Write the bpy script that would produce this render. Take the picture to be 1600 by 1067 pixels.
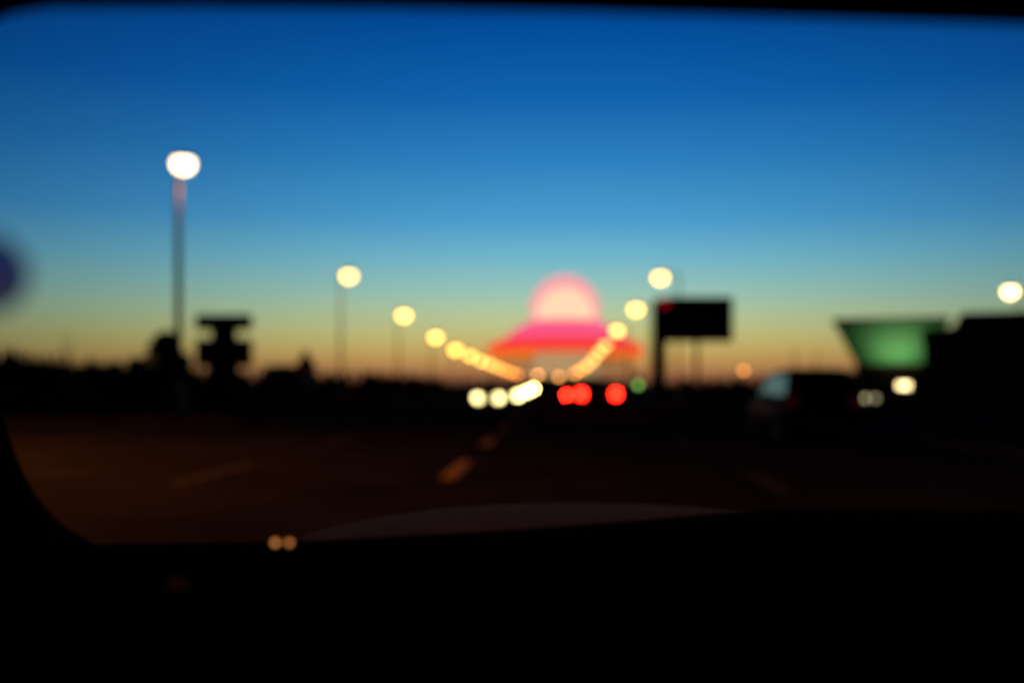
import bpy, bmesh, math, random
from mathutils import Vector, Matrix
R = math.radians
random.seed(7)
for o in list(bpy.data.objects):
    bpy.data.objects.remove(o)
SC = bpy.context.scene
COL = SC.collection

# ------------------------------------------------------------------ camera
# driver's eye 1.25 m over the road, looking along +Y, focused on the windscreen
cam = bpy.data.cameras.new('camera')
cam.sensor_width = 36.0
cam.lens = 35.0
cam.shift_x = -65 / 1600
cam.shift_y = 67 / 1600
cam.clip_start = 0.02
cam.clip_end = 9000
cam.dof.use_dof = True
cam.dof.focus_distance = 1.3
cam.dof.aperture_fstop = 1.64
cam.dof.aperture_blades = 0
camo = bpy.data.objects.new('camera', cam)
COL.objects.link(camo)
camo.location = (0, 0, 1.25)
camo.rotation_euler = (R(90), 0, 0)
SC.camera = camo

# ------------------------------------------------------------------ dusk sky
W = bpy.data.worlds.new('World')
SC.world = W
W.use_nodes = True
nt = W.node_tree
nt.nodes.clear()
def srgb(r, g, b):
    f = lambda c: (c/255/12.92) if c/255 <= 0.04045 else ((c/255+0.055)/1.055)**2.4
    return (f(r), f(g), f(b), 1)
def N(t, k, **kw):
    n = t.nodes.new(k)
    for a, v in kw.items():
        setattr(n, a, v)
    return n
tc = N(nt, 'ShaderNodeTexCoord')
nrm = N(nt, 'ShaderNodeVectorMath', operation='NORMALIZE')
sep = N(nt, 'ShaderNodeSeparateXYZ')
nt.links.new(tc.outputs['Generated'], nrm.inputs[0])
nt.links.new(nrm.outputs[0], sep.inputs[0])
mr = N(nt, 'ShaderNodeMapRange'); mr.inputs[1].default_value = 0.0; mr.inputs[2].default_value = 0.8
nt.links.new(sep.outputs[2], mr.inputs[0])
ramp = N(nt, 'ShaderNodeValToRGB')
stops = [(0.0, (138, 86, 64)), (0.012, (166, 110, 74)), (0.026, (194, 144, 84)), (0.042, (204, 172, 100)),
         (0.060, (202, 192, 122)), (0.088, (184, 203, 158)), (0.120, (152, 198, 188)), (0.155, (118, 186, 204)),
         (0.200, (78, 160, 208)), (0.270, (46, 131, 194)), (0.345, (16, 100, 176)), (0.43, (0, 74, 152)),
         (0.60, (0, 50, 112)), (1.0, (0, 18, 46))]
els = ramp.color_ramp.elements
els[0].position = stops[0][0]*1.0; els[0].color = srgb(*stops[0][1])
els[1].position = 1.0; els[1].color = srgb(*stops[-1][1])
for p, c in stops[1:-1]:
    e = els.new(p); e.color = srgb(*c)
# ramp positions above are in units of sin(elevation) / 0.8
nt.links.new(mr.outputs[0], ramp.inputs[0])
# twilight arch: brightest where the sun went down, fading smoothly round the sky
hz = N(nt, 'ShaderNodeVectorMath', operation='MULTIPLY'); hz.inputs[1].default_value = (1, 1, 0)
nt.links.new(nrm.outputs[0], hz.inputs[0])
hn = N(nt, 'ShaderNodeVectorMath', operation='NORMALIZE'); nt.links.new(hz.outputs[0], hn.inputs[0])
AZ0 = R(1)
dt = N(nt, 'ShaderNodeVectorMath', operation='DOT_PRODUCT'); dt.inputs[1].default_value = (math.sin(AZ0), math.cos(AZ0), 0)
nt.links.new(hn.outputs[0], dt.inputs[0])
m1 = N(nt, 'ShaderNodeMath', operation='SUBTRACT'); m1.inputs[1].default_value = 1.0
nt.links.new(dt.outputs[1], m1.inputs[0])
comb = N(nt, 'ShaderNodeCombineXYZ')
for ch, kk in enumerate((7.0, 5.6, 4.4)):          # red dies away faster than blue
    m2 = N(nt, 'ShaderNodeMath', operation='MULTIPLY'); m2.inputs[1].default_value = kk
    nt.links.new(m1.outputs[0], m2.inputs[0])
    m3 = N(nt, 'ShaderNodeMath', operation='EXPONENT'); nt.links.new(m2.outputs[0], m3.inputs[0])
    m4 = N(nt, 'ShaderNodeMath', operation='MULTIPLY_ADD'); m4.inputs[1].default_value = 0.95; m4.inputs[2].default_value = 0.05
    nt.links.new(m3.outputs[0], m4.inputs[0]); nt.links.new(m4.outputs[0], comb.inputs[ch])
mc = N(nt, 'ShaderNodeVectorMath', operation='MULTIPLY')
nt.links.new(ramp.outputs[0], mc.inputs[0]); nt.links.new(comb.outputs[0], mc.inputs[1])
bg = N(nt, 'ShaderNodeBackground')
nt.links.new(mc.outputs[0], bg.inputs[0])
sky = N(nt, 'ShaderNodeTexSky', sky_type='NISHITA')
sky.sun_disc = False
sky.sun_elevation = R(-4)
sky.sun_rotation = AZ0
bg2 = N(nt, 'ShaderNodeBackground'); bg2.inputs[1].default_value = 0.004
nt.links.new(sky.outputs[0], bg2.inputs[0])
ad = N(nt, 'ShaderNodeAddShader')
nt.links.new(bg.outputs[0], ad.inputs[0]); nt.links.new(bg2.outputs[0], ad.inputs[1])
wo = N(nt, 'ShaderNodeOutputWorld')
nt.links.new(ad.outputs[0], wo.inputs[0])

SC.view_settings.view_transform = 'Standard'
SC.view_settings.look = 'None'
SC.view_settings.exposure = 0
SC.view_settings.gamma = 1
SC.view_settings.use_curve_mapping = False
SC.render.engine = 'CYCLES'
SC.cycles.use_adaptive_sampling = False
SC.cycles.use_denoising = True
SC.cycles.sample_clamp_indirect = 1.0
SC.cycles.max_bounces = 5
SC.cycles.transparent_max_bounces = 10

# ------------------------------------------------------------------ helpers
MATS = {}
def mat(name, col, rough=0.8, spec=0.3, metal=0.0, noise=0.25, scale=6.0):
    """procedural surface: base colour broken up by two noises, a little relief"""
    if name in MATS: return MATS[name]
    m = bpy.data.materials.new(name); m.use_nodes = True
    t = m.node_tree; b = t.nodes['Principled BSDF']
    tx = N(t, 'ShaderNodeTexCoord')
    n1 = N(t, 'ShaderNodeTexNoise'); n1.inputs['Scale'].default_value = scale; n1.inputs['Detail'].default_value = 6
    t.links.new(tx.outputs['Object'], n1.inputs['Vector'])
    rp = N(t, 'ShaderNodeValToRGB')
    rp.color_ramp.elements[0].position = 0.3; rp.color_ramp.elements[1].position = 0.7
    rp.color_ramp.elements[0].color = tuple(c*(1-noise) for c in col[:3]) + (1,)
    rp.color_ramp.elements[1].color = tuple(min(1, c*(1+noise)) for c in col[:3]) + (1,)
    t.links.new(n1.outputs['Fac'], rp.inputs[0])
    t.links.new(rp.outputs[0], b.inputs['Base Color'])
    b.inputs['Roughness'].default_value = rough
    b.inputs['Specular IOR Level'].default_value = spec
    b.inputs['Metallic'].default_value = metal
    MATS[name] = m
    return m
def emit(name, col, strength=1.0):
    if name in MATS: return MATS[name]
    m = bpy.data.materials.new(name); m.use_nodes = True
    t = m.node_tree; t.nodes.clear()
    e = N(t, 'ShaderNodeEmission'); e.inputs[0].default_value = tuple(col[:3]) + (1,); e.inputs[1].default_value = strength
    o = N(t, 'ShaderNodeOutputMaterial'); t.links.new(e.outputs[0], o.inputs[0])
    m.cycles.emission_sampling = 'NONE'
    MATS[name] = m
    return m

def obj(name, bm, m, parent=None, loc=None, smooth=False, rotz=None):
    me = bpy.data.meshes.new(name)
    bmesh.ops.recalc_face_normals(bm, faces=bm.faces)
    bm.to_mesh(me); bm.free()
    if m: me.materials.append(m)
    if smooth:
        for p in me.polygons: p.use_smooth = True
    o = bpy.data.objects.new(name, me); COL.objects.link(o)
    if parent: o.parent = parent
    if loc is not None: o.location = loc
    if rotz is not None: o.rotation_euler = (0, 0, rotz)
    return o
def tag(o, label=None, cat=None, group=None, kind=None):
    if label: o['label'] = label
    if cat: o['category'] = cat
    if group: o['group'] = group
    if kind: o['kind'] = kind
    return o
def thing(name, label, cat, loc=(0, 0, 0), rotz=0, group=None):
    o = bpy.data.objects.new(name, None); COL.objects.link(o)
    o.empty_display_size = 0.3
    o.location = loc; o.rotation_euler = (0, 0, rotz)
    return tag(o, label, cat, group)
def box(bm, x0, x1, y0, y1, z0, z1, bev=0):
    r = bmesh.ops.create_cube(bm, size=1, matrix=Matrix.Translation(((x0+x1)/2, (y0+y1)/2, (z0+z1)/2)) @ Matrix.Diagonal((abs(x1-x0), abs(y1-y0), abs(z1-z0), 1)))
    if bev:
        es = list({e for v in r['verts'] for e in v.link_edges})
        bmesh.ops.bevel(bm, geom=es, offset=bev, segments=2, affect='EDGES', profile=0.6)
    return bm
def B(*a, **k): return box(bmesh.new(), *a, **k)
def tube(bm, pts, radii, seg=10):
    """tapered tube through a list of points"""
    rings = []
    n = len(pts)
    for i, p in enumerate(pts):
        p = Vector(p)
        d = (Vector(pts[min(i+1, n-1)]) - Vector(pts[max(i-1, 0)])).normalized()
        up = Vector((0, 0, 1)) if abs(d.z) < 0.9 else Vector((1, 0, 0))
        a = d.cross(up).normalized(); b = d.cross(a).normalized()
        r = radii[i] if isinstance(radii, (list, tuple)) else radii
        rings.append([bm.verts.new(p + (a*math.cos(2*math.pi*k/seg) + b*math.sin(2*math.pi*k/seg))*r) for k in range(seg)])
    for A, C in zip(rings, rings[1:]):
        for k in range(seg):
            bm.faces.new((A[k], A[(k+1) % seg], C[(k+1) % seg], C[k]))
    bm.faces.new(rings[0]); bm.faces.new(rings[-1])
    return bm
def T(pts, radii, seg=10): return tube(bmesh.new(), pts, radii, seg)
def lathe(prof, seg=32, bm=None, cap=False):
    """profile [(r, z)] turned round the Z axis"""
    bm = bm or bmesh.new()
    rings = []
    for r, z in prof:
        if r < 1e-5: rings.append([bm.verts.new((0, 0, z))])
        else: rings.append([bm.verts.new((r*math.cos(2*math.pi*k/seg), r*math.sin(2*math.pi*k/seg), z)) for k in range(seg)])
    for A, C in zip(rings, rings[1:]):
        for k in range(seg):
            k2 = (k+1) % seg
            if len(A) == 1: bm.faces.new((A[0], C[k], C[k2]))
            elif len(C) == 1: bm.faces.new((A[k], A[k2], C[0]))
            else: bm.faces.new((A[k], A[k2], C[k2], C[k]))
    if cap:
        for ring in (rings[0], rings[-1]):
            if len(ring) > 2: bm.faces.new(ring)
    return bm
def ball(rx, ry, rz, seg=20, rings=12, zmin=-1, zmax=1, c=(0, 0, 0)):
    a0, a1 = math.asin(zmin), math.asin(zmax)
    bm = lathe([(math.cos(a0+(a1-a0)*i/rings), math.sin(a0+(a1-a0)*i/rings)) for i in range(rings+1)], seg)
    bmesh.ops.remove_doubles(bm, verts=bm.verts, dist=1e-4)
    for v in bm.verts: v.co = Vector((v.co.x*rx+c[0], v.co.y*ry+c[1], v.co.z*rz+c[2]))
    return bm
def prism(poly, y0, y1, bm=None):
    """polygon in XZ pushed from y0 to y1"""
    bm = bm or bmesh.new()
    a = [bm.verts.new((x, y0, z)) for x, z in poly]; b = [bm.verts.new((x, y1, z)) for x, z in poly]
    bm.faces.new(a); bm.faces.new(b[::-1])
    n = len(poly)
    for i in range(n): bm.faces.new((a[i], b[i], b[(i+1) % n], a[(i+1) % n]))
    return bm
def lamp_light(name, parent, loc, energy, col, rad=0.3, spot=None):
    l = bpy.data.lights.new(name, 'SPOT' if spot else 'POINT')
    l.energy = energy; l.color = col; l.shadow_soft_size = rad
    o = bpy.data.objects.new(name, l); COL.objects.link(o); o.parent = parent; o.location = loc
    if spot:
        l.spot_size = spot; l.spot_blend = 1.0
    return o

# ------------------------------------------------------------------ ground, road
M_grass = mat('dark_grass', (0.012, 0.013, 0.008), 1, 0, noise=0.5, scale=0.4)
M_asph = mat('asphalt', (0.036, 0.028, 0.024), 1.0, 0.0, noise=0.35, scale=0.6)
M_asph2 = mat('asphalt_side', (0.036, 0.028, 0.024), 1.0, 0.0, noise=0.35, scale=0.5)
M_paint = mat('worn_white_paint', (0.16, 0.13, 0.10), 0.9, 0.0, noise=0.5, scale=5)
M_yellow = mat('yellow_paint', (0.72, 0.40, 0.10), 0.9, 0.0, noise=0.15, scale=9)
M_kerb = mat('kerb_stone', (0.09, 0.075, 0.065), 1.0, 0.0, noise=0.3, scale=3)
def sheet(x0, x1, y0, y1, z, nx=1, ny=1):
    bm = bmesh.new()
    g = [[bm.verts.new((x0+(x1-x0)*i/nx, y0+(y1-y0)*j/ny, z)) for i in range(nx+1)] for j in range(ny+1)]
    for j in range(ny):
        for i in range(nx): bm.faces.new((g[j][i], g[j][i+1], g[j+1][i+1], g[j+1][i]))
    return bm
tag(obj('ground', sheet(-4000, 4000, -3000, 6000, -0.03), M_grass), kind='structure')
road = tag(obj('road', sheet(-9.0, 8.0, -60, 488, 0.0, 1, 20), M_asph), kind='structure')
side = tag(obj('side_road', sheet(-70, -9.0, 3.0, 32.0, 0.0), M_asph2), kind='structure')
tag(obj('forecourt', sheet(8.45, 60, 30, 112, -0.012), M_asph2), kind='structure')
# lane dashes: three dashed lines, every stroke its own piece
dash_me = {}
def dash(x, y, w, l, m=None):
    key = (w, l)
    if key not in dash_me:
        o = obj('lane_dash', B(-w/2, w/2, -l/2, l/2, 0.0, 0.004), m or M_paint, road, (x, y, 0.0025)); dash_me[key] = o.data
    else:
        o = bpy.data.objects.new('lane_dash', dash_me[key]); COL.objects.link(o); o.parent = road; o.location = (x, y, 0.0025)
    return o
for k in range(14): dash(-1.42, 14.7+7*k, 0.2, 3.0, M_yellow)
for k in range(12): dash(2.74, 12.9+8.6*k, 0.13, 2.4)
for k in range(12): dash(-4.75, 14.0+8.2*k, 0.13, 3.2)
# kerbs as separate stones near by, long runs further on
def kerb(name, x0, x1, y0, y1, step, along):
    root = bpy.data.objects.new(name, None); COL.objects.link(root); tag(root, kind='structure')
    me = None
    n = int(((y1-y0) if along == 'y' else (x1-x0))/step)
    for k in range(n):
        a = (y0 if along == 'y' else x0)+k*step
        L = step-0.02
        if me is None:
            bm = B(-(x1-x0)/2, (x1-x0)/2, 0, L, -0.05, 0.13, bev=0.02) if along == 'y' else B(0, L, -(y1-y0)/2, (y1-y0)/2, -0.05, 0.13, bev=0.02)
            o = obj('kerb_stone', bm, M_kerb, root); me = o.data
        else:
            o = bpy.data.objects.new('kerb_stone', me); COL.objects.link(o); o.parent = root
        o.location = ((x0+x1)/2, a, random.uniform(-.006, .006)) if along == 'y' else (a, (y0+y1)/2, random.uniform(-.006, .006))
    return root
kerb('kerb_right', 8.03, 8.33, 4, 160, 2.0, 'y')
kerb('kerb_left', -9.33, -9.03, 32.4, 160, 2.0, 'y')
kerb('kerb_side_road', -66, -9.4, 32.05, 32.35, 2.0, 'x')
tag(obj('pavement', B(8.36, 11.2, 2, 29.9, -0.02, 0.10), mat('paving', (0.03, 0.025, 0.022), 1.0, 0.0, noise=0.4, scale=2)), kind='structure')

# ------------------------------------------------------------------ far woodland
M_leaf = mat('dusk_foliage', (0.02, 0.026, 0.014), 1, 0, noise=0.5, scale=2)
M_bark = mat('bark', (0.035, 0.028, 0.022), 1, 0, noise=0.4, scale=5)
def spruce_bm(bm, x, y, h, r, rnd, tiers=6, seg=7, z0=0.0):
    for t in range(tiers):
        f = t/tiers
        zb = z0+h*(0.08+0.86*f); zt = zb+h*(0.86/tiers)*1.9
        rb = r*(1-f)**0.85*rnd.uniform(.85, 1.1)
        top = bm.verts.new((x+rnd.uniform(-.05, .05)*r, y, min(zt, z0+h)))
        ph = rnd.random()*6
        ring = []
        for k in range(seg*2):
            rr = rb*(1.0 if k % 2 == 0 else 0.62)*rnd.uniform(.85, 1.12)
            ring.append(bm.verts.new((x+rr*math.cos(ph+math.pi*k/seg), y+rr*math.sin(ph+math.pi*k/seg), zb-(0.03*h if k % 2 == 0 else 0))))
        for k in range(seg*2): bm.faces.new((ring[k], ring[(k+1) % (seg*2)], top))
    return bm
rnd = random.Random(3)
bm = bmesh.new()
def skyline(px):
    """height of the wood over the road, metres per metre of distance, along the horizon"""
    pts = [(-700, .036), (0, .033), (60, .028), (230, .017), (300, .015), (420, .014), (560, .012), (700, .009), (830, .007), (1040, .005), (1160, .008), (1340, .013), (1700, .02), (2400, .025)]
    for (a, b), (c, d) in zip(pts, pts[1:]):
        if a <= px <= c: return (b+(d-b)*(px-a)/(c-a))*1.18+.002
    return .02
for row, D in enumerate((300, 340, 390, 450, 560)):
    px = -700
    while px < 2400:
        px += rnd.uniform(5, 13)*(300/D)**.5*1.6
        y = D*rnd.uniform(.95, 1.05)
        x = (px-865)/1556*y
        if abs(px-870) < 190 and y < 420: continue
        if -14 < x < 14 and y < 520: continue
        if abs(px-883) < 140 and y > 470: continue
        h = (1.25+skyline(px)*y)*rnd.uniform(.62, 1.02)
        spruce_bm(bm, x, y, h, h*rnd.uniform(.24, .42), rnd, 5, 5)
        tube(bm, [(x, y, -.05), (x, y, h*.3)], [h*.03, h*.02], 5)
tag(obj('woodland', bm, M_leaf), 'dark far wood running along the whole horizon', 'woodland', kind='stuff')
# low shrubs on the verges, read as one mass
bm = bmesh.new()
def leafmass(bm, c, r, n, rnd, size=.18, squash=1.0):
    for _ in range(n):
        while True:
            p = Vector((rnd.uniform(-1, 1), rnd.uniform(-1, 1), rnd.uniform(-1, 1)))
            if p.length <= 1: break
        if p.length > 1e-3: p *= (p.length**-.35)
        q = Vector((c[0]+p.x*r[0], c[1]+p.y*r[1], c[2]+p.z*r[2]))
        a = Vector((rnd.uniform(-1, 1), rnd.uniform(-1, 1), rnd.uniform(-1, 1))).normalized()
        b = a.orthogonal().normalized(); s = size*rnd.uniform(.6, 1.4)
        vs = [bm.verts.new(q+a*s), bm.verts.new(q+b*s*.55), bm.verts.new(q-a*s), bm.verts.new(q-b*s*.55)]
        bm.faces.new(vs)
for k in range(90):
    y = rnd.uniform(36, 140); x = -rnd.uniform(21, 60)
    h = rnd.uniform(.5, 1.3)*(1+y*.004)
    leafmass(bm, (x, y, h*.5), (h*1.1, h, h*.6), 130, rnd, .22)
for k in range(30):
    y = rnd.uniform(120, 200); x = rnd.uniform(12, 60)
    h = rnd.uniform(.6, 1.4)
    leafmass(bm, (x, y, h*.5), (h*1.2, h, h*.6), 110, rnd, .25)
tag(obj('verge_shrubs', bm, M_leaf), 'low dark shrubs covering the verge beside the road', 'shrubs', kind='stuff')

# ------------------------------------------------------------------ single trees
def tree(name, loc, h, r, label, kind='round', seed=0, group=None):
    rn = random.Random(seed)
    t = thing(name, label, 'tree', loc, 0, group)
    bm = T([(0, 0, -.05), (0.05, 0, h*.25), (-.04, .03, h*.55), (0, 0, h*.92)], [h*.035, h*.026, h*.016, h*.004], 8)
    if kind == 'round':
        for k in range(9):
            a = rn.random()*6.28; z = h*rn.uniform(.2, .55)
            tube(bm, [(0, 0, z), (r*.45*math.cos(a), r*.45*math.sin(a), z+h*.12), (r*.8*math.cos(a), r*.8*math.sin(a), z+h*.2)], [h*.014, h*.009, h*.003], 6)
    obj('trunk', bm, M_bark, t)
    bm = bmesh.new()
    if kind == 'round':
        for f in (.62, .78, .9): leafmass(bm, (0, 0, h*f), (r*.9*(1-f)+r*.06, r*.9*(1-f)+r*.06, h*.11), 150, rn, h*.034)
        for k in range(64):
            a = rn.random()*6.28; f = rn.random()**1.2; rr = r*(1-f*.95)*rn.uniform(.3, .95)
            leafmass(bm, (rr*math.cos(a), rr*math.sin(a), h*(.10+.80*f)), (r*.34, r*.34, h*.11), 80, rn, h*.036)
    else:
        spruce_bm(bm, 0, 0, h, r, rn, 10, 9)
        for k in range(60):
            f = rn.random(); a = rn.random()*6.28; rr = r*(1-f)*rn.uniform(.6, 1.05)
            leafmass(bm, (rr*math.cos(a), rr*math.sin(a), h*(.08+.85*f)), (r*.16, r*.16, h*.02), 14, rn, h*.025)
    obj('crown', bm, M_leaf, t)
    return t
tree('leafy_tree', (-33.0, 85, -.03), 5.8, 3.1, 'bushy dark tree with domed crown left of the stacked sign', 'round', 1)
tree('leafy_tree', (-35.2, 84, -.03), 3.6, 1.9, 'low bushy tree hugging the left side of the domed tree', 'round', 3)
tree('leafy_tree', (-30.2, 92, -.03), 4.0, 1.6, 'smaller dark tree hugging the right side of the domed tree', 'round', 2)
for i, (px, y, hh) in enumerate([(8, 150, 5.9), (46, 150, 5.0), (78, 170, 5.2), (90, 165, 4.6), (112, 175, 5.2), (128, 160, 4.2), (160, 180, 4.6), (205, 170, 3.6)]):
    lab = ['tall spruce at the left edge of the picture', 'second spruce from the left edge of the picture', 'pointed spruce left of the slim mast pair',
           'short spruce just left of the slim mast pair', 'pointed spruce right beside the slim mast pair', 'low spruce right of the slim mast pair',
           'lone spruce half way from the masts to the domed tree', 'smallest spruce, next left of the domed tree'][i]
    tree('spruce_tree', ((px-865)/1556*y, y, -.03), hh, 1.5, lab, 'spruce', 10+i, 'spruces on the left skyline')
for i, (px, y, hh) in enumerate([(578, 170, 3.2), (606, 190, 3.0), (655, 200, 2.9)]):
    lab = ['round dark tree right of the second lamp pole', 'round dark tree left of the third lamp pole', 'round dark tree right of the third lamp pole'][i]
    tree('leafy_tree', ((px-865)/1556*y, y, -.03), hh, 1.9, lab, 'round', 30+i, 'low trees beyond the left lamps')

# ------------------------------------------------------------------ slim masts
M_pole = mat('galvanised_pole', (0.09, 0.085, 0.08), 0.55, 0.3, metal=0.3, noise=0.2)
def mast(px, y, z, label):
    t = thing('mast', label, 'mast', ((px-865)/1556*y, y, -.03), 0, 'slim far masts')
    obj('pole', T([(0, 0, 0), (0, 0, z*.6), (0, 0, z)], [.16, .12, .07], 8), M_pole, t)
    obj('base_plate', B(-.3, .3, -.3, .3, 0, .06, bev=.01), M_pole, t)
    obj('cap', ball(.12, .12, .1, 10, 6, c=(0, 0, z+.05)), M_pole, t)
mast(101, 160, 9.6, 'left of the two slim masts over the left tree line')
mast(110, 165, 8.4, 'right of the two slim masts over the left tree line')
mast(1241, 150, 6.9, 'slim mast rising behind the roof of the dark estate car')
mast(1276, 150, 6.0, 'shorter slim mast behind the rear of the estate car')

# ------------------------------------------------------------------ street lamps
M_house = mat('lamp_housing', (0.05, 0.05, 0.05), 0.5, 0.3, noise=0.15)
DISC = 25.8
def street_lamp(x, y, z, side_, label, arm=1.2, rad=None, tgt=(1, .8, .4), light=0, group=None, boost=1.0, pole_r=.11, cat='street lamp'):
    """pole, curved arm towards the road (side_=+1 right, -1 left), hooded bowl"""
    px_x = x - side_*arm
    t = thing('street_lamp', label, cat, (px_x, y, -.03), 0, group)
    h = z+.03
    obj('base', lathe([(.0, 0), (.3, 0), (.3, .08), (pole_r*1.7, .12), (pole_r*1.6, 1.1), (pole_r*1.1, 1.2), (0, 1.2)], 14), M_pole, t, smooth=False)
    obj('pole', T([(0, 0, 1.15), (0, 0, h*.55), (0, 0, h+.25)], [pole_r, pole_r*.85, pole_r*.7], 12), M_pole, t, smooth=True)
    obj('access_hatch', B(-.07, .07, -pole_r*1.62-.02, -pole_r*1.5, .5, .95, bev=.006), M_house, t)
    a = side_*arm
    obj('arm', T([(0, 0, h+.2), (a*.12, 0, h+.36), (a*.45, 0, h+.45), (a, 0, h+.42)], [pole_r*.68, pole_r*.6, pole_r*.5, pole_r*.45], 10), M_pole, t, smooth=True)
    r = (rad or .36)*(1.12 if y < 175 else 1.22)
    hd = obj('lamp_head', ball(r*1.15, r*1.05, r*.55, 20, 8, 0, 1, c=(a, 0, h+r*.45)), M_house, t, smooth=True)
    s = 2*r*1556/y                       # apparent size against the blur disc sets how bright the bowl burns
    k = min(400.0, (DISC/s)**2)*boost*(1.25 if y > 175 else 1.0)
    m = emit('lamp_glow_%d_%d' % (int(x*10), int(y)), tgt, k)
    obj('glowing_bowl', ball(r, r*.95, r*.9, 20, 10, -1, .5, c=(a, 0, h)), m, hd, smooth=True)
    if light:
        lamp_light('lamp_light', t, (a+side_*.3, 0, h-r-.1), light, (1, .30, .045), .25, spot=R(120 if y > 30 else 150))
    return t
LP = [ # x, y, z, radius, disc colour
 (-18, 48.4, 11.95, .46, (12, 9.0, 4.5)), (-18, 87.5, 10.8, .52, (5.0, 2.7, .52)), (-18, 119.7, 9.56, .58, (4.2, 2.1, .36)), (-18, 152, 8.5, .64, (3.2, 1.5, .25)),
 (-18, 183, 7.65, .68, (2.4, 1.05, .16)), (-18, 215, 7.47, .68, (1.5, .66, .11)), (-18, 248, 7.15, .7, (1.0, .5, .10)), (-18, 283, 7.07, .72, (.85, .38, .07)),
 (-18, 322, 6.85, .75, (.7, .27, .045)), (-18, 364, 6.6, .78, (.6, .2, .03)), (-18, 418, 6.35, .8, (.5, .15, .022)), (-18, 485, 6.3, .85, (.4, .12, .016))]
ORD = 'first second third fourth fifth sixth seventh eighth ninth tenth eleventh twelfth'.split()
LL = ['tallest street lamp, burning white, above the domed tree on the left', 'second lamp of the left row, right of the tallest lamp', 'third lamp of the left row counting from the tallest',
      'fourth lamp of the left row counting from the tallest', 'fifth lamp of the left row, where the lights start to touch']
for i, (x, y, z, r, c) in enumerate(LP):
    lab = LL[i] if i < 5 else '%s lamp of the left row from the tallest, within the merging chain' % ORD[i]
    street_lamp(x, y, z, 1, lab, arm=(.24 if i == 0 else .72), rad=r, tgt=c, light=(350 if i == 0 else 1000 if i < 3 else 0), group='lamps of the left row' if i < 5 else 'far merging lamps left of the road', pole_r=.18 if i == 0 else .12)
RP = [(9.44, 88, 10.7, .52, (5.0, 2.7, .52)), (9.44, 113.9, 9.85, .58, (4.2, 2.2, .38)), (9.44, 148.4, 9.26, .64, (3.2, 1.5, .27)),
      (9.44, 181, 8.4, .6, (.9, .48, .12)), (9.44, 204, 8.0, .6, (.8, .4, .09)), (9.44, 233, 7.25, .64, (.75, .36, .075)), (9.44, 277, 6.6, .68, (.7, .3, .055)),
      (9.44, 342, 6.3, .72, (.6, .22, .035)), (9.44, 440, 6.2, .78, (.5, .16, .025)), (2.5, 470, 4.9, .8, (.5, .18, .04))]
RL = ['lamp above the black roadside sign, topmost of the right row', 'second lamp of the right row, left of the black sign', 'third lamp of the right row, at the right edge of the pink roof']
for i, (x, y, z, r, c) in enumerate(RP):
    lab = RL[i] if i < 3 else ('%s lamp of the right row from the black sign, within the merging chain' % ORD[i] if i < 9 else 'faint far lamp just above the red tail lights')
    street_lamp(x, y, z, -1, lab, arm=1.6 if i < 9 else .6, rad=r, tgt=c, light=(300 if i < 1 else 0), group='lamps of the right row' if i < 3 else ('far merging lamps right of the road' if i < 9 else None), pole_r=.12)
street_lamp(-7.2, 450, 5.6, 1, 'faint orange lamp under the pavilion, above the brightest headlight', arm=.6, rad=.8, tgt=(.55, .22, .055))
street_lamp(36.7, 80, 8.72, -1, 'white lamp behind the dark building at the right edge', arm=.7, rad=.46, tgt=(5.5, 4, 1.6))
street_lamp(38.2, 200, 4.1, -1, 'small orange lamp left of the dark estate car', arm=.6, rad=.42, tgt=(.42, .15, .025))
# the row goes on beside and behind the car: nothing of these two shows, but their light does
street_lamp(-18, 11, 12.0, 1, 'street lamp of the left row beside the car, out of view', arm=.72, rad=.36, tgt=(1.5, 1.02, .46), light=10500, group='lamps of the left row')
street_lamp(-18, -25, 12.0, 1, 'street lamp of the left row behind the car, out of view', arm=.72, rad=.36, tgt=(1.5, 1.02, .46), light=9000, group='lamps of the left row')
street_lamp(9.44, -6, 11.0, -1, 'street lamp of the right row behind the car, out of view', arm=1.6, rad=.36, tgt=(1.5, 1.02, .46), light=3000, group='lamps of the right row')

# ------------------------------------------------------------------ glowing pavilion
pv = thing('pavilion', 'round pavilion with glowing pink ball on a wide red and pink roof', 'pavilion', (6.2, 540, -.03))
K = 540/1556
def PZ(py): return 1.28+(600-py)*K
M_shell = bpy.data.materials.new('pink_lit_shell'); M_shell.use_nodes = True
t = M_shell.node_tree; t.nodes.clear()
e_ = N(t, 'ShaderNodeEmission'); e_.inputs[0].default_value = (1, .34, .37, 1); e_.inputs[1].default_value = 1.1
tr = N(t, 'ShaderNodeBsdfTransparent'); mx = N(t, 'ShaderNodeMixShader'); mx.inputs[0].default_value = .62
oo = N(t, 'ShaderNodeOutputMaterial')
t.links.new(tr.outputs[0], mx.inputs[1]); t.links.new(e_.outputs[0], mx.inputs[2]); t.links.new(mx.outputs[0], oo.inputs[0])
M_shell.cycles.emission_sampling = 'NONE'
rs = 55.0*K; zc = PZ(484)
dome = obj('ball_shell', ball(rs, rs, rs, 48, 32, -.42, 1, c=(0, 0, zc)), M_shell, pv, smooth=True)
obj('glowing_core', ball(rs*.80, rs*.80, rs*.77, 40, 24, -.6, 1, c=(0, 0, zc-rs*.13)), emit('core_glow', (1, .79, .37), 1.65), dome, smooth=True)
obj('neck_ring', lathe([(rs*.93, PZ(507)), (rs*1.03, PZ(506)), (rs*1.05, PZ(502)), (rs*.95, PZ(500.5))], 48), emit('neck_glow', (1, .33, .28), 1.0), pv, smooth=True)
ro = 120*K
roof = obj('roof', lathe([(rs*1.0, PZ(503.5)), (rs*1.45, PZ(515)), (ro*.72, PZ(525)), (ro*.80, PZ(529))], 64), emit('roof_pink', (1, .10, .25), 1.0), pv, smooth=True)
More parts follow.
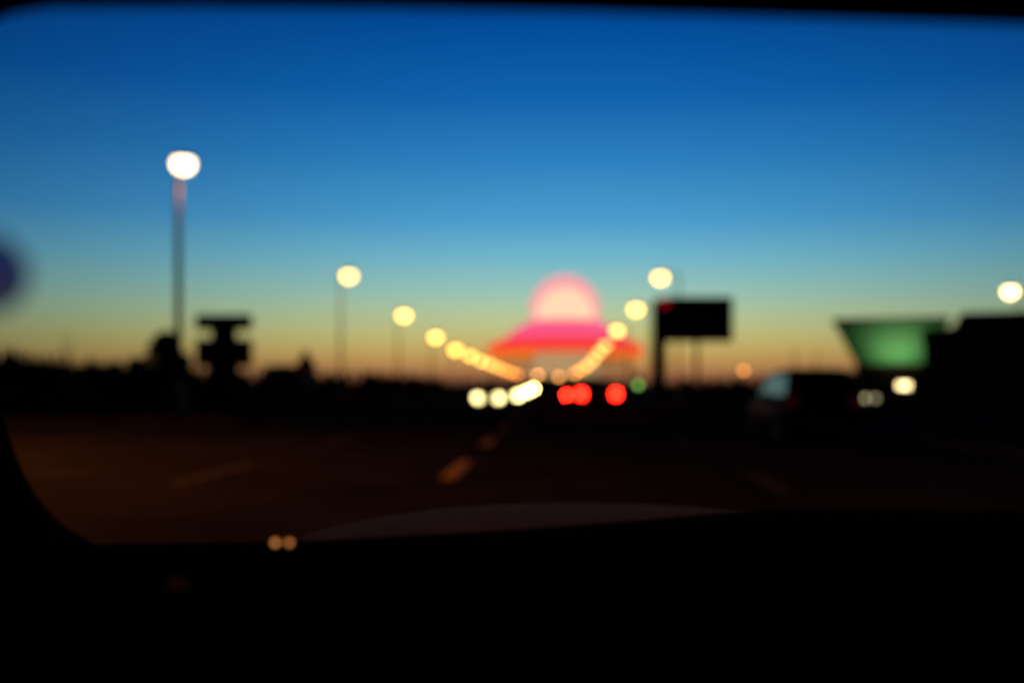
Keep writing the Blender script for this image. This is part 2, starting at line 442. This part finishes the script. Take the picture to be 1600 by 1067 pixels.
for k in range(32):                       # standing seams on the roof
    a = 2*math.pi*k/32
    p0 = (rs*1.05*math.cos(a), rs*1.05*math.sin(a), PZ(503.2)); p1 = (ro*.79*math.cos(a), ro*.79*math.sin(a), PZ(527.6))
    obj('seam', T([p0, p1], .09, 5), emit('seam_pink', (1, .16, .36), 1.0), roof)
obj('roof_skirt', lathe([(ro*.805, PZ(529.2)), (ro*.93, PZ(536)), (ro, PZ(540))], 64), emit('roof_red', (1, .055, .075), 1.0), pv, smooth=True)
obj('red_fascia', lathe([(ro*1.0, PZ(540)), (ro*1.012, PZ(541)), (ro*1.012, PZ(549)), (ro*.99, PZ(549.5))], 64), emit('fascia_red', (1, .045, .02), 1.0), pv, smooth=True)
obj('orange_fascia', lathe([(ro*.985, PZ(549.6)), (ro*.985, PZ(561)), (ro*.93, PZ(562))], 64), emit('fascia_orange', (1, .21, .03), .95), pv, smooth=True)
M_beige = emit('hall_glow', (.52, .31, .145), 1.0)
M_dark = mat('dark_frame', (0.03, 0.03, 0.03), .6, .2)
obj('soffit', lathe([(ro*.93, PZ(562.2)), (ro*.3, PZ(563))], 48), mat('soffit', (.25, .18, .12), .9, .1), pv)
hall = obj('lit_hall', lathe([(ro*.46, 0), (ro*.46, PZ(562.8))], 32), M_beige, pv)
for k in range(32):
    a = 2*math.pi*k/32
    obj('mullion', B(-.1, .1, -.12, .12, 0, PZ(563.2)), M_dark, hall, (ro*.465*math.cos(a), ro*.465*math.sin(a), 0), rotz=a)
for k in range(16):
    a = 2*math.pi*(k+.5)/16
    obj('column', T([(ro*.86*math.cos(a), ro*.86*math.sin(a), 0), (ro*.86*math.cos(a), ro*.86*math.sin(a), PZ(562.4))], .3, 10), mat('column', (.3, .26, .22), .8, .2), pv)
# glazed entrance bay in front
bay = obj('entrance_bay', B(-46*K, 46*K, -ro-2.2, -ro*.7, PZ(589), PZ(553)), M_beige, pv)
obj('plinth', B(-48*K, 48*K, -ro-2.6, -ro*.7, 0, PZ(589)-.01), M_dark, pv)
for k in range(9):
    x = -46*K+92*K*k/8
    obj('bay_mullion', B(x-.12, x+.12, -ro-2.35, -ro-2.22, PZ(589), PZ(553)), M_dark, bay)
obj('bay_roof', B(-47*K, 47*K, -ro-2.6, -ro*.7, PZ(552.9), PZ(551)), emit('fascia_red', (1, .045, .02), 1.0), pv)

# ------------------------------------------------------------------ signs
M_black = mat('black_sign', (0.012, 0.011, 0.012), .8, .1, noise=.3)
M_brown = mat('dark_brown_sign', (0.03, 0.022, 0.018), .8, .1, noise=.3)
# stacked sign on the left
ys = 75; k = ys/1556
s = thing('stacked_sign', 'dark stacked roadside sign, wide top bar over a bigger box, on the left', 'sign', ((350-865)*k, ys, -.03))
def Z(py, kk): return 1.28+(600-py)*kk
obj('top_bar', B(-43*k, 43*k, -.22, .22, Z(515, k), Z(491, k), bev=.04), M_black, s)
obj('neck', B(-19*k, 19*k, -.18, .18, Z(529.2, k), Z(514.8, k), bev=.03), M_black, s)
bx = obj('lower_box', B(-43*k, 43*k, -.3, .3, Z(572, k), Z(529, k), bev=.05), M_black, s)
obj('panel_frame', B(-41*k, 41*k, -.33, -.302, Z(569, k), Z(532, k), bev=.01), M_brown, bx)
for dx in (-24, -1): obj('post', B(dx*k, (dx+22.5)*k, -.15, .15, 0, Z(571.5, k), bev=.03), M_brown, s)
# black board on a thick pylon, right of the road
ys = 84; k = ys/1556
s = thing('pylon_sign', 'black board on a thick pylon with a dim red light, right of the road', 'sign', ((1031-865)*k, ys, -.03))
obj('pylon', B(-11*k, 10*k, -.35, .35, 0, Z(467, k), bev=.06), M_black, s)
bd = obj('board', B(4*k, 113*k, -.22, -.36-.05, Z(534, k), Z(464, k), bev=.04), M_black, s)
obj('board_frame', B(7*k, 110*k, -.44, -.412, Z(530, k), Z(469, k), bev=.01), M_brown, bd)
obj('thin_post', B(54*k, 60*k, -.2, .0, 0, Z(532, k), bev=.02), M_brown, s)
rl = obj('red_light', ball(.38, .14, .38, 18, 10, c=(6*k, -.62, Z(474, k))), emit('dim_red', (1, .0, .012), .27), s, smooth=True)
obj('light_hood', lathe([(.40, -.10), (.44, -.10), (.44, .10), (.40, .10)], 18), M_black, rl)
h_ = rl.children[0]; h_.rotation_euler = (R(90), 0, 0); h_.location = (6*k, -.62, Z(474, k))
# red triangular warning sign
ys = 60; k = ys/1556
s = thing('warning_sign', 'red triangular warning sign standing by the low grey building', 'traffic sign', ((478-865)*k, ys, -.03))
obj('post', T([(0, 0, 0), (0, 0, Z(555, k))], .05, 10), M_pole, s)
M_red = mat('sign_red', (.6, .012, .012), .6, .2, noise=.1)
def tri(r, zc_): return [(r*math.sin(2*math.pi*i/3), zc_+r*math.cos(2*math.pi*i/3)) for i in range(3)]
pl = obj('plate', prism(tri(.86, Z(566, k)), -.09, -.06), M_red, s)
obj('plate_centre', prism(tri(.34, Z(566, k)), -.096, -.0905), mat('sign_dark_red', (.2, .02, .01), .7, .2), pl)
# traffic light showing green
ys = 82; k = ys/1556
s = thing('traffic_light', 'small traffic light showing dim green, right of the red tail lights', 'traffic light', ((997-865)*k+.0, ys, -.03))
obj('post', T([(0, 0, 0), (0, 0, 2.1)], .06, 10), M_pole, s)
hd = obj('signal_head', B(-.25, .25, -.12, .12, .95, 2.3, bev=.03), M_black, s)
for i, zz in enumerate((2.08, 1.68)): obj('dark_lens', ball(.15, .03, .15, 14, 8, c=(0, -.13, zz)), mat('dark_lens', (.03, .012, .01), .4, .4), hd)
obj('green_lens', ball(.21, .04, .21, 16, 8, c=(0, -.16, 1.25)), emit('signal_green', (.16, .42, .08), .75*(25.0/(.42*1556/82))**2*.6), hd, smooth=True)
for i, zz in enumerate((2.08, 1.68)): obj('visor', B(-.18, .18, -.26, -.12, zz+.17, zz+.185), M_black, hd)

# ------------------------------------------------------------------ buildings
M_wall = mat('dark_render', (.05, .042, .038), .95, .05, noise=.25, scale=.6)
M_wall2 = mat('grey_panel', (.09, .09, .1), .9, .1, noise=.2, scale=.8)
M_glass = mat('dark_glass', (.006, .007, .009), .06, .4, noise=.1)
# low grey building left
ys = 140; k = ys/1556
b = thing('low_building', 'low flat grey building behind the red warning triangle', 'building', ((443-865)*k, ys, -.03))
obj('wall', B(-29*k, 29*k, 0, 7, 0, Z(573, k)), M_wall2, b)
rf = obj('roof', B(-30*k, 30*k, -.4, 7.4, Z(573, k), Z(570, k), bev=.05), mat('roof_felt', (.04, .04, .042), .9, .1), b)
obj('vent', B(-1.2, -.4, 3, 3.8, Z(570, k), Z(567.5, k)), M_wall2, rf)
for i in range(4):
    w = obj('window', B(-2.2+i*1.2, -1.4+i*1.2, -.03, -.005, .9, 2.1), M_glass, b)
    obj('sill', B(-2.25+i*1.2, -1.35+i*1.2, -.12, -.005, .82, .895), M_wall, w)
# long dark building, right edge, with a stepped roof line
ys = 58; k = ys/1556
b = thing('dark_building', 'dark brown building with stepped flat roof at the right edge', 'building', ((1444-865)*k, ys, -.03), R(-20.4))
X = lambda px: (px-1444)*k
obj('wall', B(X(1500), X(1500)+26, 0, 16, 0, Z(494, k)), M_wall, b)
obj('lower_wing', B(0, X(1499.6), .6, 15.4, 0, Z(520, k)), M_wall, b)
rf = obj('roof', B(X(1497), X(1503)+26, -.3, 16.3, Z(494, k), Z(489.5, k), bev=.05), mat('roof_dark', (.03, .028, .027), .9, .1), b)
obj('wing_roof', prism([(X(1441), Z(520, k)), (X(1496.5), Z(520, k)), (X(1496.5), Z(506, k)), (X(1480), Z(512, k)), (X(1441), Z(514.5, k))], .4, 15.6), mat('roof_dark', (.03, .028, .027), .9, .1), b)
for i in range(6):
    w = obj('window', B(X(1515)+i*3.0, X(1515)+i*3.0+1.8, -.03, -.005, 1.0, 2.6), M_glass, b)
    obj('frame', B(X(1515)+i*3.0-.06, X(1515)+i*3.0+1.86, -.06, -.005, 2.605, 2.68), M_dark, w)
dd = obj('door', B(.5, 1.5, .55, .595, 0, 2.1), mat('door_dark', (.04, .03, .025), .6, .3), b)
obj('handle', T([(1.38, .52, .95), (1.38, .52, 1.15)], .015, 6), M_pole, dd)
# filling-station style canopy flaring upwards, green fascia lit from below
ys = 100; k = ys/1556
c = thing('green_canopy', 'green canopy flaring outwards to the top, lit from below', 'canopy', ((1392-865)*k, ys, -.03), R(-18.7))
M_green = mat('green_fascia', (.075, .28, .15), .7, .2, noise=.08, scale=.4)
def frustum(x0b, x1b, y0b, y1b, zb, x0t, x1t, y0t, y1t, zt):
    bm = bmesh.new()
    a = [bm.verts.new(v) for v in ((x0b, y0b, zb), (x1b, y0b, zb), (x1b, y1b, zb), (x0b, y1b, zb))]
    d = [bm.verts.new(v) for v in ((x0t, y0t, zt), (x1t, y0t, zt), (x1t, y1t, zt), (x0t, y1t, zt))]
    bm.faces.new(a[::-1]); bm.faces.new(d)
    for i in range(4): bm.faces.new((a[i], a[(i+1) % 4], d[(i+1) % 4], d[i]))
    return bm
cz0, cz1 = Z(568, k), Z(503, k)
fl = obj('flared_fascia', frustum(-52*k, 58*k, 0, 7, cz0, -85*k, 84*k, -3.2, 9.5, cz1), M_green, c)
obj('top_edge', B(-86*k, 85*k, -3.35, 9.6, cz1+.002, Z(499, k), bev=.04), mat('canopy_edge', (.03, .09, .05), .7, .2), c)
for i in range(1, 12):
    f = i/12
    xb, xt = (-52+110*f)*k, (-85+169*f)*k
    obj('fascia_seam', T([(xb, -.01, cz0), (xt, -3.21, cz1)], .025, 5), mat('seam_green', (.03, .16, .05), .7, .2), fl)
kiosk = obj('kiosk', B(-50*k, 56*k, .8, 6.5, 0, cz0-.002), mat('kiosk_wall', (.03, .02, .016), .95, .0), c)
for i in range(5):
    obj('kiosk_window', B(-48*k+i*1.3, -48*k+i*1.3+1.1, -.0+.77, .795, .6, 2.5), mat('frosted_glass', (.02, .02, .02), .6, .2), kiosk)
for dx in (-50, 54): obj('column', B(dx*k-.15, dx*k+.15, -.5, -.2, 0, cz0+.3), M_wall2, c)
fx = obj('floodlight', B(19*k-.55, 19*k+.55, -1.9, -1.6, Z(605.5, k), Z(598, k), bev=.03), emit('flood_glow', (1, .78, .36), 1.6*4), c)
obj('floodlight_post', T([(19*k, -1.75, 0), (19*k, -1.75, Z(605.6, k))], .06, 8), M_pole, c)
obj('floodlight_hood', B(19*k-.6, 19*k+.6, -1.58, -1.52, Z(606.5, k), Z(597, k)), M_black, fx)
fl_ = lamp_light('flood_light', c, (10*k, -3.5, Z(592, k)), 900, (1, .92, .45), .2, spot=R(125)); fl_.rotation_euler = (R(152), 0, 0)
# two low bollard lights; their post-and-cap form is made up
for i, (px, st) in enumerate([(1350, 1.0), (1368, .45)]):
    ys = 52; kk = ys/1556
    s = thing('low_light', ['brighter of two low pale lights right of the estate car', 'dimmer of two low pale lights right of the estate car'][i], 'bollard light', ((px-865)*kk, ys, -.03), 0, 'low bollard lights')
    z = Z(621.5, kk)
    obj('post', T([(0, 0, 0), (0, 0, z-.12)], .07, 12), M_pole, s)
    obj('lens', lathe([(0, z-.115), (.13, z-.115), (.13, z+.115), (0, z+.115)], 16), emit('low_light_glow_%d' % i, (.55, .50, .27), st*.30*(25.0/(.26*1556/52))**2), s)
    obj('cap', lathe([(0, z+.12), (.15, z+.12), (.13, z+.18), (0, z+.19)], 16), M_pole, s)

# ------------------------------------------------------------------ vehicles
M_tyre = mat('tyre', (.015, .015, .015), .9, .1)
M_rim = mat('rim', (.12, .12, .125), .4, .5, metal=.6)
M_trim = mat('black_trim', (.012, .012, .012), .7, .2)
def skin(stations, bm=None):
    """loft cross sections: each station (y, [(x, z), ...]) for the right half, mirrored"""
    bm = bm or bmesh.new(); rings = []
    for y, half in stations:
        full = half+[(-x, z) for x, z in reversed(half)]
        rings.append([bm.verts.new((x, y, z)) for x, z in full])
    n = len(rings[0])
    for A, C in zip(rings, rings[1:]):
        for i in range(n): bm.faces.new((A[i], A[(i+1) % n], C[(i+1) % n], C[i]))
    bm.faces.new(rings[0]); bm.faces.new(rings[-1])
    return bm
def car(label, loc, rotz, paint, L=4.4, Wd=1.78, H=1.48, belt=.92, style='saloon', head=None, tail=None, group=None, name='car', beam=0, hx=.13):
    """front faces local +Y; head / tail = emission materials or None"""
    t = thing(name, label, 'car', loc, rotz, group)
    w = Wd/2; h2 = L/2
    def sec(top, ww, bot=.2): return [(ww*.86, bot), (ww*.98, bot+.14), (ww, bot+.36), (ww*.985, top-.16), (ww*.93, top-.03), (ww*.5, top+.012)]
    tail_h = belt if style != 'saloon' else belt-.02
    st = [(-h2, sec(tail_h-.14, w*.84, .32)), (-h2+.06, sec(tail_h-.05, w*.93, .26)), (-h2+.35, sec(tail_h, w*.99, .2)), (-h2*.3, sec(belt, w)), (h2*.25, sec(belt, w)),
          (h2*.42, sec(belt-.03, w*.995)), (h2*.75, sec(belt-.10, w*.97)), (h2-.12, sec(belt-.2, w*.9, .24)), (h2, sec(belt-.3, w*.8, .3))]
    body = obj('body', skin(st), paint, t, smooth=True)
    # greenhouse
    if style == 'estate': y0, y1, r0, r1 = -h2+.08, h2*.40, -h2+.34, h2*.02
    elif style == 'van': y0, y1, r0, r1 = -h2+.05, h2*.62, -h2+.14, h2*.34
    else: y0, y1, r0, r1 = -h2+.45, h2*.42, -h2*.42, h2*.06
    wb, wr = w*.93, w*.74
    bm = bmesh.new()
    stg = [(y0, [(wb*.95, belt-.02), (wb*.94, belt+.02), (wb*.90, belt+.05), (wb*.4, belt+.06)]),
           (y0*.55+r0*.45, [(wb, belt-.02), ((wb*.5+wr*.5), belt+(H-belt)*.46), (wb*.5+wr*.42, belt+(H-belt)*.49), (wr*.4, belt+(H-belt)*.52)]),
           (r0, [(wb, belt-.02), (wr*1.04, H-.1), (wr*.93, H-.03), (wr*.5, H)]),
           ((r0+r1)/2, [(wb, belt-.02), (wr*1.06, H-.08), (wr*.94, H-.01), (wr*.5, H+.02)]),
           (r1, [(wb, belt-.02), (wr*1.04, H-.12), (wr*.93, H-.05), (wr*.5, H-.02)]),
           (y1*.5+r1*.5, [(wb, belt-.02), ((wb*.5+wr*.5), belt+(H-belt)*.46), (wb*.5+wr*.42, belt+(H-belt)*.49), (wr*.5, belt+(H-belt)*.52)]),
           (y1, [(wb*.95, belt-.04), (wb*.94, belt-.02), (wb*.9, belt), (wb*.4, belt+.01)])]
    cab = obj('roof', skin(stg, bm), paint, t, smooth=True)
    def quad(pts, thick=.012):
        bm = bmesh.new(); p = [Vector(q) for q in pts]
        n = (p[1]-p[0]).cross(p[2]-p[0]).normalized()*thick
        a = [bm.verts.new(q+n) for q in p]; c_ = [bm.verts.new(q-n) for q in p]
        bm.faces.new(a); bm.faces.new(c_[::-1])
        for i in range(len(p)): bm.faces.new((a[i], c_[i], c_[(i+1) % len(p)], a[(i+1) % len(p)]))
        return bm
    zl, zh = belt+.03, H-.13
    f = lambda a, b_, s_: a+(b_-a)*s_
    obj('windscreen', quad([(-wb*.84, f(y1, r1, .1)+.03, f(belt, H, .1)), (wb*.84, f(y1, r1, .1)+.03, f(belt, H, .1)), (wr*.9, f(y1, r1, .88)+.03, f(belt, H, .86)), (-wr*.9, f(y1, r1, .88)+.03, f(belt, H, .86))]), M_glass, t)
    obj('rear_window', quad([(-wb*.82, f(y0, r0, .16)-.03, f(belt, H, .16)), (wb*.82, f(y0, r0, .16)-.03, f(belt, H, .16)), (wr*.88, f(y0, r0, .86)-.03, f(belt, H, .84)), (-wr*.88, f(y0, r0, .86)-.03, f(belt, H, .84))]), M_glass, t)
    for sx in (-1, 1):
        xl, xh = sx*(wb*.985+.012), sx*(wr*1.06+.014)
        ym = (y0+y1)/2+.1
        for (a, b_, c2, d) in ((f(y0, r0, .35), ym-.05, ym-.05, r0+.1), (ym+.05, f(y1, r1, .25), r1-.06, ym+.05)):
            obj('side_window', quad([(xl, a, zl), (xl, b_, zl), (xh, c2, zh), (xh, d, zh)]), M_glass, t)
        obj('mirror', ball(.1, .06, .075, 12, 8, c=(sx*(w+.1), f(y1, r1, .2)-.05, belt+.08)), paint, t, smooth=True)
        for yy in (ym-.3, ym+.75):
            obj('door_handle', B(sx*(w-.012), sx*(w+.022), yy-.1, yy+.08, belt-.17, belt-.14), M_trim, t)
        for yw in (-h2*.62, h2*.64):
            bm = lathe([(.19, -.09), (.29, -.1), (.315, -.05), (.315, .05), (.29, .1), (.19, .09)], 24)
            wh = obj('wheel', bm, M_tyre, t, (sx*(w-.1), yw, .315), smooth=True); wh.rotation_euler = (0, R(90), 0)
            rim = obj('rim', lathe([(0, .05), (.05, .07), (.06, .05), (.15, .06), (.195, .085), (.195, -.085), (0, -.085)], 20), M_rim, wh, smooth=False)
            if sx < 0: rim.rotation_euler = (R(180), 0, 0)
        # lamps
        zt_ = belt-.2 if style != 'estate' else belt-.08
        tl = B(sx*(w*.82)-.16, sx*(w*.82)+.12, -h2-.035, -h2+.12, zt_-.16, zt_+.14, bev=.03)
        obj('tail_light', tl, tail or mat('unlit_tail', (.22, .004, .008), .3, .5), t)
        hl = ball(hx, .07, hx*.8, 14, 8, c=(sx*w*.70, h2-.03, belt-.34))
        obj('headlight', hl, head or mat('unlit_head', (.3, .3, .3), .2, .5), t, smooth=True)
    obj('front_bumper', B(-w*.8, w*.8, h2-.1, h2+.05, .3, .45, bev=.04), M_trim, t)
    obj('rear_bumper', B(-w*.84, w*.84, -h2-.06, -h2+.1, .34, .5, bev=.04), M_trim, t)
    obj('grille', B(-w*.4, w*.4, h2-.05, h2+.03, .47, .58, bev=.01), M_trim, t)
    for y_ in (-h2-.067, h2+.055): obj('number_plate', B(-.26, .26, y_-.006, y_+.006, .36, .47), mat('plate', (.1, .1, .09), .6, .3), t)
    if beam:
        for sx in (-1, 1):
            l = lamp_light('beam', t, (sx*w*.7, h2+.12, belt-.34), beam, (1, .9, .6), .08, spot=R(70)); l.rotation_euler = (R(84), 0, 0)
    return t
def paint(nm, c): return mat('paint_'+nm, c, .55, .015, noise=.04)
# dark estate in the next lane on the right
car('dark estate car driving ahead in the right-hand lane', (5.86, 23.7, 0), 0, paint('black', (.006, .007, .010)), L=4.4, Wd=1.74, H=1.60, belt=.98, style='estate',
    tail=emit('dim_tail', (.10, .003, .008), .10), group=None, name='estate_car')
# cars ahead with red tail lights
tailm = lambda n, y, c=(1.5, .02, .01), s=.22: emit('tail_'+n, c, (25.0/(s*1556/y))**2*1.3)
car('car ahead with two wide red tail lights, nearest in our lane', (1.92, 44.2, 0), 0, paint('grey', (.02, .02, .022)), H=1.45, belt=1.05, tail=tailm('a', 42, (3.2, .03, .012)), group='cars driving ahead')
car('car further ahead, its red light just left of the nearest pair', (1.60, 68, 0), 0, paint('wine', (.02, .012, .012)), Wd=1.7, H=1.45, belt=.74, tail=tailm('b', 66, (3.2, .03, .012)), group='cars driving ahead')
# oncoming cars
def onc(label, px0, px1, y, py, tgt, st, style='saloon', belt=None, beam=60, hx=.13, gap=1.30):
    cx = ((px0+px1)/2-865)*y/1556
    hz_ = 1.25+(600-py)*y/1556
    belt = hz_+.34
    Wd = (px1-px0)*y/1556/.70
    s = 2*hx*1556/y
    car(label, (cx, y+2.2, 0), R(180), paint('grey', (.02, .02, .022)), Wd=max(1.6, min(2.1, Wd)), H=max(1.42, belt+.52), belt=belt, style=style,
        head=emit('head_%d' % y, tgt, st*(25.0/s)**2), group='oncoming cars with lit headlights', beam=beam, hx=hx)
for lab, y, x, st, tg, hh, py in (('nearest oncoming car, its headlight the leftmost in the row', 64, -4.2, 1.0, (3.4, 2.7, 1.1), .32, 621),
        ('second oncoming car, right behind the nearest one', 78, -3.45, 1.3, (3.6, 3.0, 1.1), .34, 617),
        ('third oncoming car in the row of headlights', 98, -3.3, 1.6, (3.0, 2.5, .9), .32, 612),
        ('farthest oncoming car, its yellow light the highest and brightest', 150, -3.75, 2.2, (3.0, 2.3, .6), .42, 607)):
    c0 = 865+x*1556/y; g_ = .64*1556/y
    onc(lab, c0-g_, c0+g_, y, py, tg, st, hx=hh)

# ------------------------------------------------------------------ the car the picture is taken from
own = thing('own_car', 'black windscreen frame, dashboard and bonnet of the car looked out of', 'car', (0, 0, 0))
M_lin = mat('black_lining', (.003, .003, .003), .95, .0, noise=.3, scale=30)
M_dash = mat('black_dashboard', (.0025, .0023, .0022), .95, .0, noise=.3, scale=60)
M_bonnet = mat('bonnet_paint', (.065, .047, .035), .8, .010, noise=.06)
def at(px, py, d): return Vector(((px-865)*d/1556, d, 1.25+(600-py)*d/1556))
def rail(pts, outs, width, thick):
    """solid trim rail: inner edge through pts, growing outwards along outs (x, z)"""
    bm = bmesh.new(); rings = []
    for p, o in zip(pts, outs):
        o = Vector((o[0], 0, o[1])).normalized()
        f_ = Vector((0, 1, 0))
        rings.append([bm.verts.new(q) for q in (p+f_*thick*.3+o*.012, p-f_*thick*.05, p-f_*thick*.3+o*.004, p-f_*thick*.55+o*.02, p-f_*thick+o*width*.7, p-f_*thick+o*width, p+f_*thick*.5+o*width)])
    n = 7
    for A, C in zip(rings, rings[1:]):
        for i in range(n): bm.faces.new((A[i], A[(i+1) % n], C[(i+1) % n], C[i]))
    bm.faces.new(rings[0]); bm.faces.new(rings[-1])
    return bm
left = [(205, 866, .95), (150, 848, .95), (100, 818, .94), (66, 782, .93), (38, 735, .91), (14, 670, .89), (-6, 600, .86), (-30, 480, .80), (-45, 350, .73), (-45, 200, .65), (-45, 80, .60), (-25, 50, .575), (20, 27, .56), (85, 16, .55)]
outs = [(-.25, -1), (-.45, -1), (-.7, -.8), (-.85, -.6), (-.95, -.4), (-1, -.25), (-1, -.15), (-1, 0), (-1, .1), (-1, .2), (-1, .4), (-.8, .8), (-.4, 1), (-.15, 1)]
def smooth_path(P, n=5):
    out = []
    for i in range(len(P)-1):
        a, b, c_, d = P[max(i-1, 0)], P[i], P[i+1], P[min(i+2, len(P)-1)]
        for q in range(n):
            t_ = q/n
            out.append(tuple(.5*((2*b[m])+(-a[m]+c_[m])*t_+(2*a[m]-5*b[m]+4*c_[m]-d[m])*t_*t_+(-a[m]+3*b[m]-3*c_[m]+d[m])*t_**3) for m in range(len(b))))
    return out+[P[-1]]
obj('pillar', rail([at(*p) for p in smooth_path(left)], smooth_path(outs), .16, .06), M_lin, own, smooth=False)
top = [(80, 16, .55), (300, 15, .55), (600, 18, .55), (900, 23, .55), (1200, 31, .55), (1600, 43, .55), (2000, 58, .55), (2500, 72, .56), (3300, 120, .58)]
obj('header_rail', rail([at(*p) for p in top], [(0, 1)]*len(top), .10, .07), M_lin, own)
right = [(3300, 120, .58), (3250, 300, .68), (3000, 480, .8), (2650, 700, .92), (2500, 830, .97)]
obj('pillar', rail([at(*p) for p in right], [(1, .5), (1, .2), (1, 0), (1, 0), (1, -.3)], .16, .06), M_lin, own)
obj('roof_lining', B(-.62, 1.25, -1.0, .50, 1.52, 1.55, bev=.01), M_lin, own)
# dashboard: lofted across the car, edge rising to the right
edge = [(-300, 872), (60, 856), (140, 849), (300, 847), (470, 845), (640, 836), (800, 827), (1000, 812), (1120, 801), (1190, 796), (1300, 796), (1600, 798), (2000, 806), (2700, 830)]
bm = bmesh.new(); rings = []
for px, py in edge:
    p = at(px, py, .95); x, z = p.x, p.z
    prof = [(1.06, z-.07), (1.0, z-.018), (.965, z-.003), (.95, z), (.93, z-.003), (.88, z-.014), (.76, z-.03), (.64, z-.05), (.56, z-.075), (.52, z-.12), (.5, z-.3), (.62, z-.45), (1.06, z-.45)]
    rings.append([bm.verts.new((x, y, zz)) for y, zz in prof])
for A, C in zip(rings, rings[1:]):
    n = len(A)
    for i in range(n): bm.faces.new((A[i], A[(i+1) % n], C[(i+1) % n], C[i]))
bm.faces.new(rings[0]); bm.faces.new(rings[-1])
dash_o = obj('dashboard', bm, M_dash, own, smooth=True)
for px in (960, 1250): 
    p = at(px, 960, .66); obj('air_vent', B(p.x-.06, p.x+.06, .575, .60, 1.06, 1.085, bev=.005), M_dash, dash_o)
# two amber dots of unknown source; the pod carrying them is made up
pA, pB = at(430, 847, .72), at(452, 847, .72)
pod = obj('added_pod', B(pA.x-.004, pB.x+.004, .724, .75, 1.06, pA.z-.0005, bev=.003), M_dash, own)
for p, s_ in ((pA, 1.0), (pB, .8)):
    obj('amber_light', ball(.0021, .0015, .0021, 12, 8, c=p), emit('amber_%d' % int(s_*10), (.46, .16, .04), s_*2.4), pod, smooth=True)
p = at(273, 913, .70)
obj('dim_indicator', B(p.x-.006, p.x+.006, .70, .71, p.z-.003, p.z+.003, bev=.001), emit('dim_amber', (.03, .010, .005), .2), own)
# windscreen pane
M_pane = bpy.data.materials.new('windscreen_glass'); M_pane.use_nodes = True
t = M_pane.node_tree; t.nodes.clear()
tr = N(t, 'ShaderNodeBsdfTransparent'); tr.inputs[0].default_value = (.985, .99, .985, 1)
gl = N(t, 'ShaderNodeBsdfGlossy'); gl.inputs[1].default_value = .02
mx = N(t, 'ShaderNodeMixShader'); mx.inputs[0].default_value = .02
oo = N(t, 'ShaderNodeOutputMaterial')
t.links.new(tr.outputs[0], mx.inputs[1]); t.links.new(gl.outputs[0], mx.inputs[2]); t.links.new(mx.outputs[0], oo.inputs[0])
bm = bmesh.new()
vs = [bm.verts.new(v) for v in ((-.56, 1.05, 1.06), (1.1, 1.05, 1.06), (.98, .60, 1.475), (-.40, .60, 1.475))]
bm.faces.new(vs)
obj('windscreen', bm, M_pane, own)
# bonnet: crowned sheet falling away to the sides and the nose
bm = bmesh.new(); g = []
NX, NY = 28, 14
for j in range(NY+1):
    y = 1.12+1.0*j/NY
    row = []
    for i in range(NX+1):
        u = -1+2*i/NX
        x = .04+u*.80
        crown = 1.039-.19*abs(u)**2.6-.05*abs(u)**8
        z = crown-.05*((y-1.62)/.5)**2*(1.0 if y > 1.62 else .5)-(.25*max(0, (y-1.95)/.2)**2 if y > 1.95 else 0)*.3
        row.append(bm.verts.new((x, y, z)))
    g.append(row)
for j in range(NY):
    for i in range(NX): bm.faces.new((g[j][i], g[j][i+1], g[j+1][i+1], g[j+1][i]))
bon = obj('bonnet', bm, M_bonnet, own, smooth=True)
sm = bon.modifiers.new('thickness', 'SOLIDIFY'); sm.thickness = .012; sm.offset = -1
for sx in (-.30, .36):
    obj('washer_jet', B(sx-.02, sx+.02, 1.30, 1.335, .99, 1.016, bev=.004), M_trim, bon)
# small dark navy holder, what it is unknown; bent stalk and foot are made up
M_navy = mat('navy_plastic', (.012, .013, .05), .5, .3, noise=.1)
t = M_navy.node_tree; tr = N(t, 'ShaderNodeBsdfTransparent'); tr.inputs[0].default_value = (.46, .36, .62, 1)
mx = N(t, 'ShaderNodeMixShader'); mx.inputs[0].default_value = .75
t.links.new(t.nodes['Principled BSDF'].outputs[0], mx.inputs[1]); t.links.new(tr.outputs[0], mx.inputs[2]); t.links.new(mx.outputs[0], t.nodes['Material Output'].inputs[0])
hld = thing('navy_item', 'blurred dark navy holder at the left edge of the windscreen', 'item', (-.47, .80, 1.02))
o_ = Vector((-.47, .80, 1.02))
c_ = at(-24, 428, .38)
obj('item_head', ball(.0165, .010, .0155, 20, 12, c=c_-o_), M_navy, hld, smooth=True)
obj('stalk', T([(0, 0, 0), Vector((-.48, .72, 1.15))-o_, Vector((-.40, .55, 1.26))-o_, Vector((-.32, .48, 1.295))-o_, c_-Vector((.012, 0, 0))-o_], [.006, .006, .005, .005, .004], 8), M_trim, hld, smooth=True)
obj('foot', lathe([(0, -.05), (.03, -.05), (.028, -.04), (.01, -.02), (0, .005)], 16), M_trim, hld)
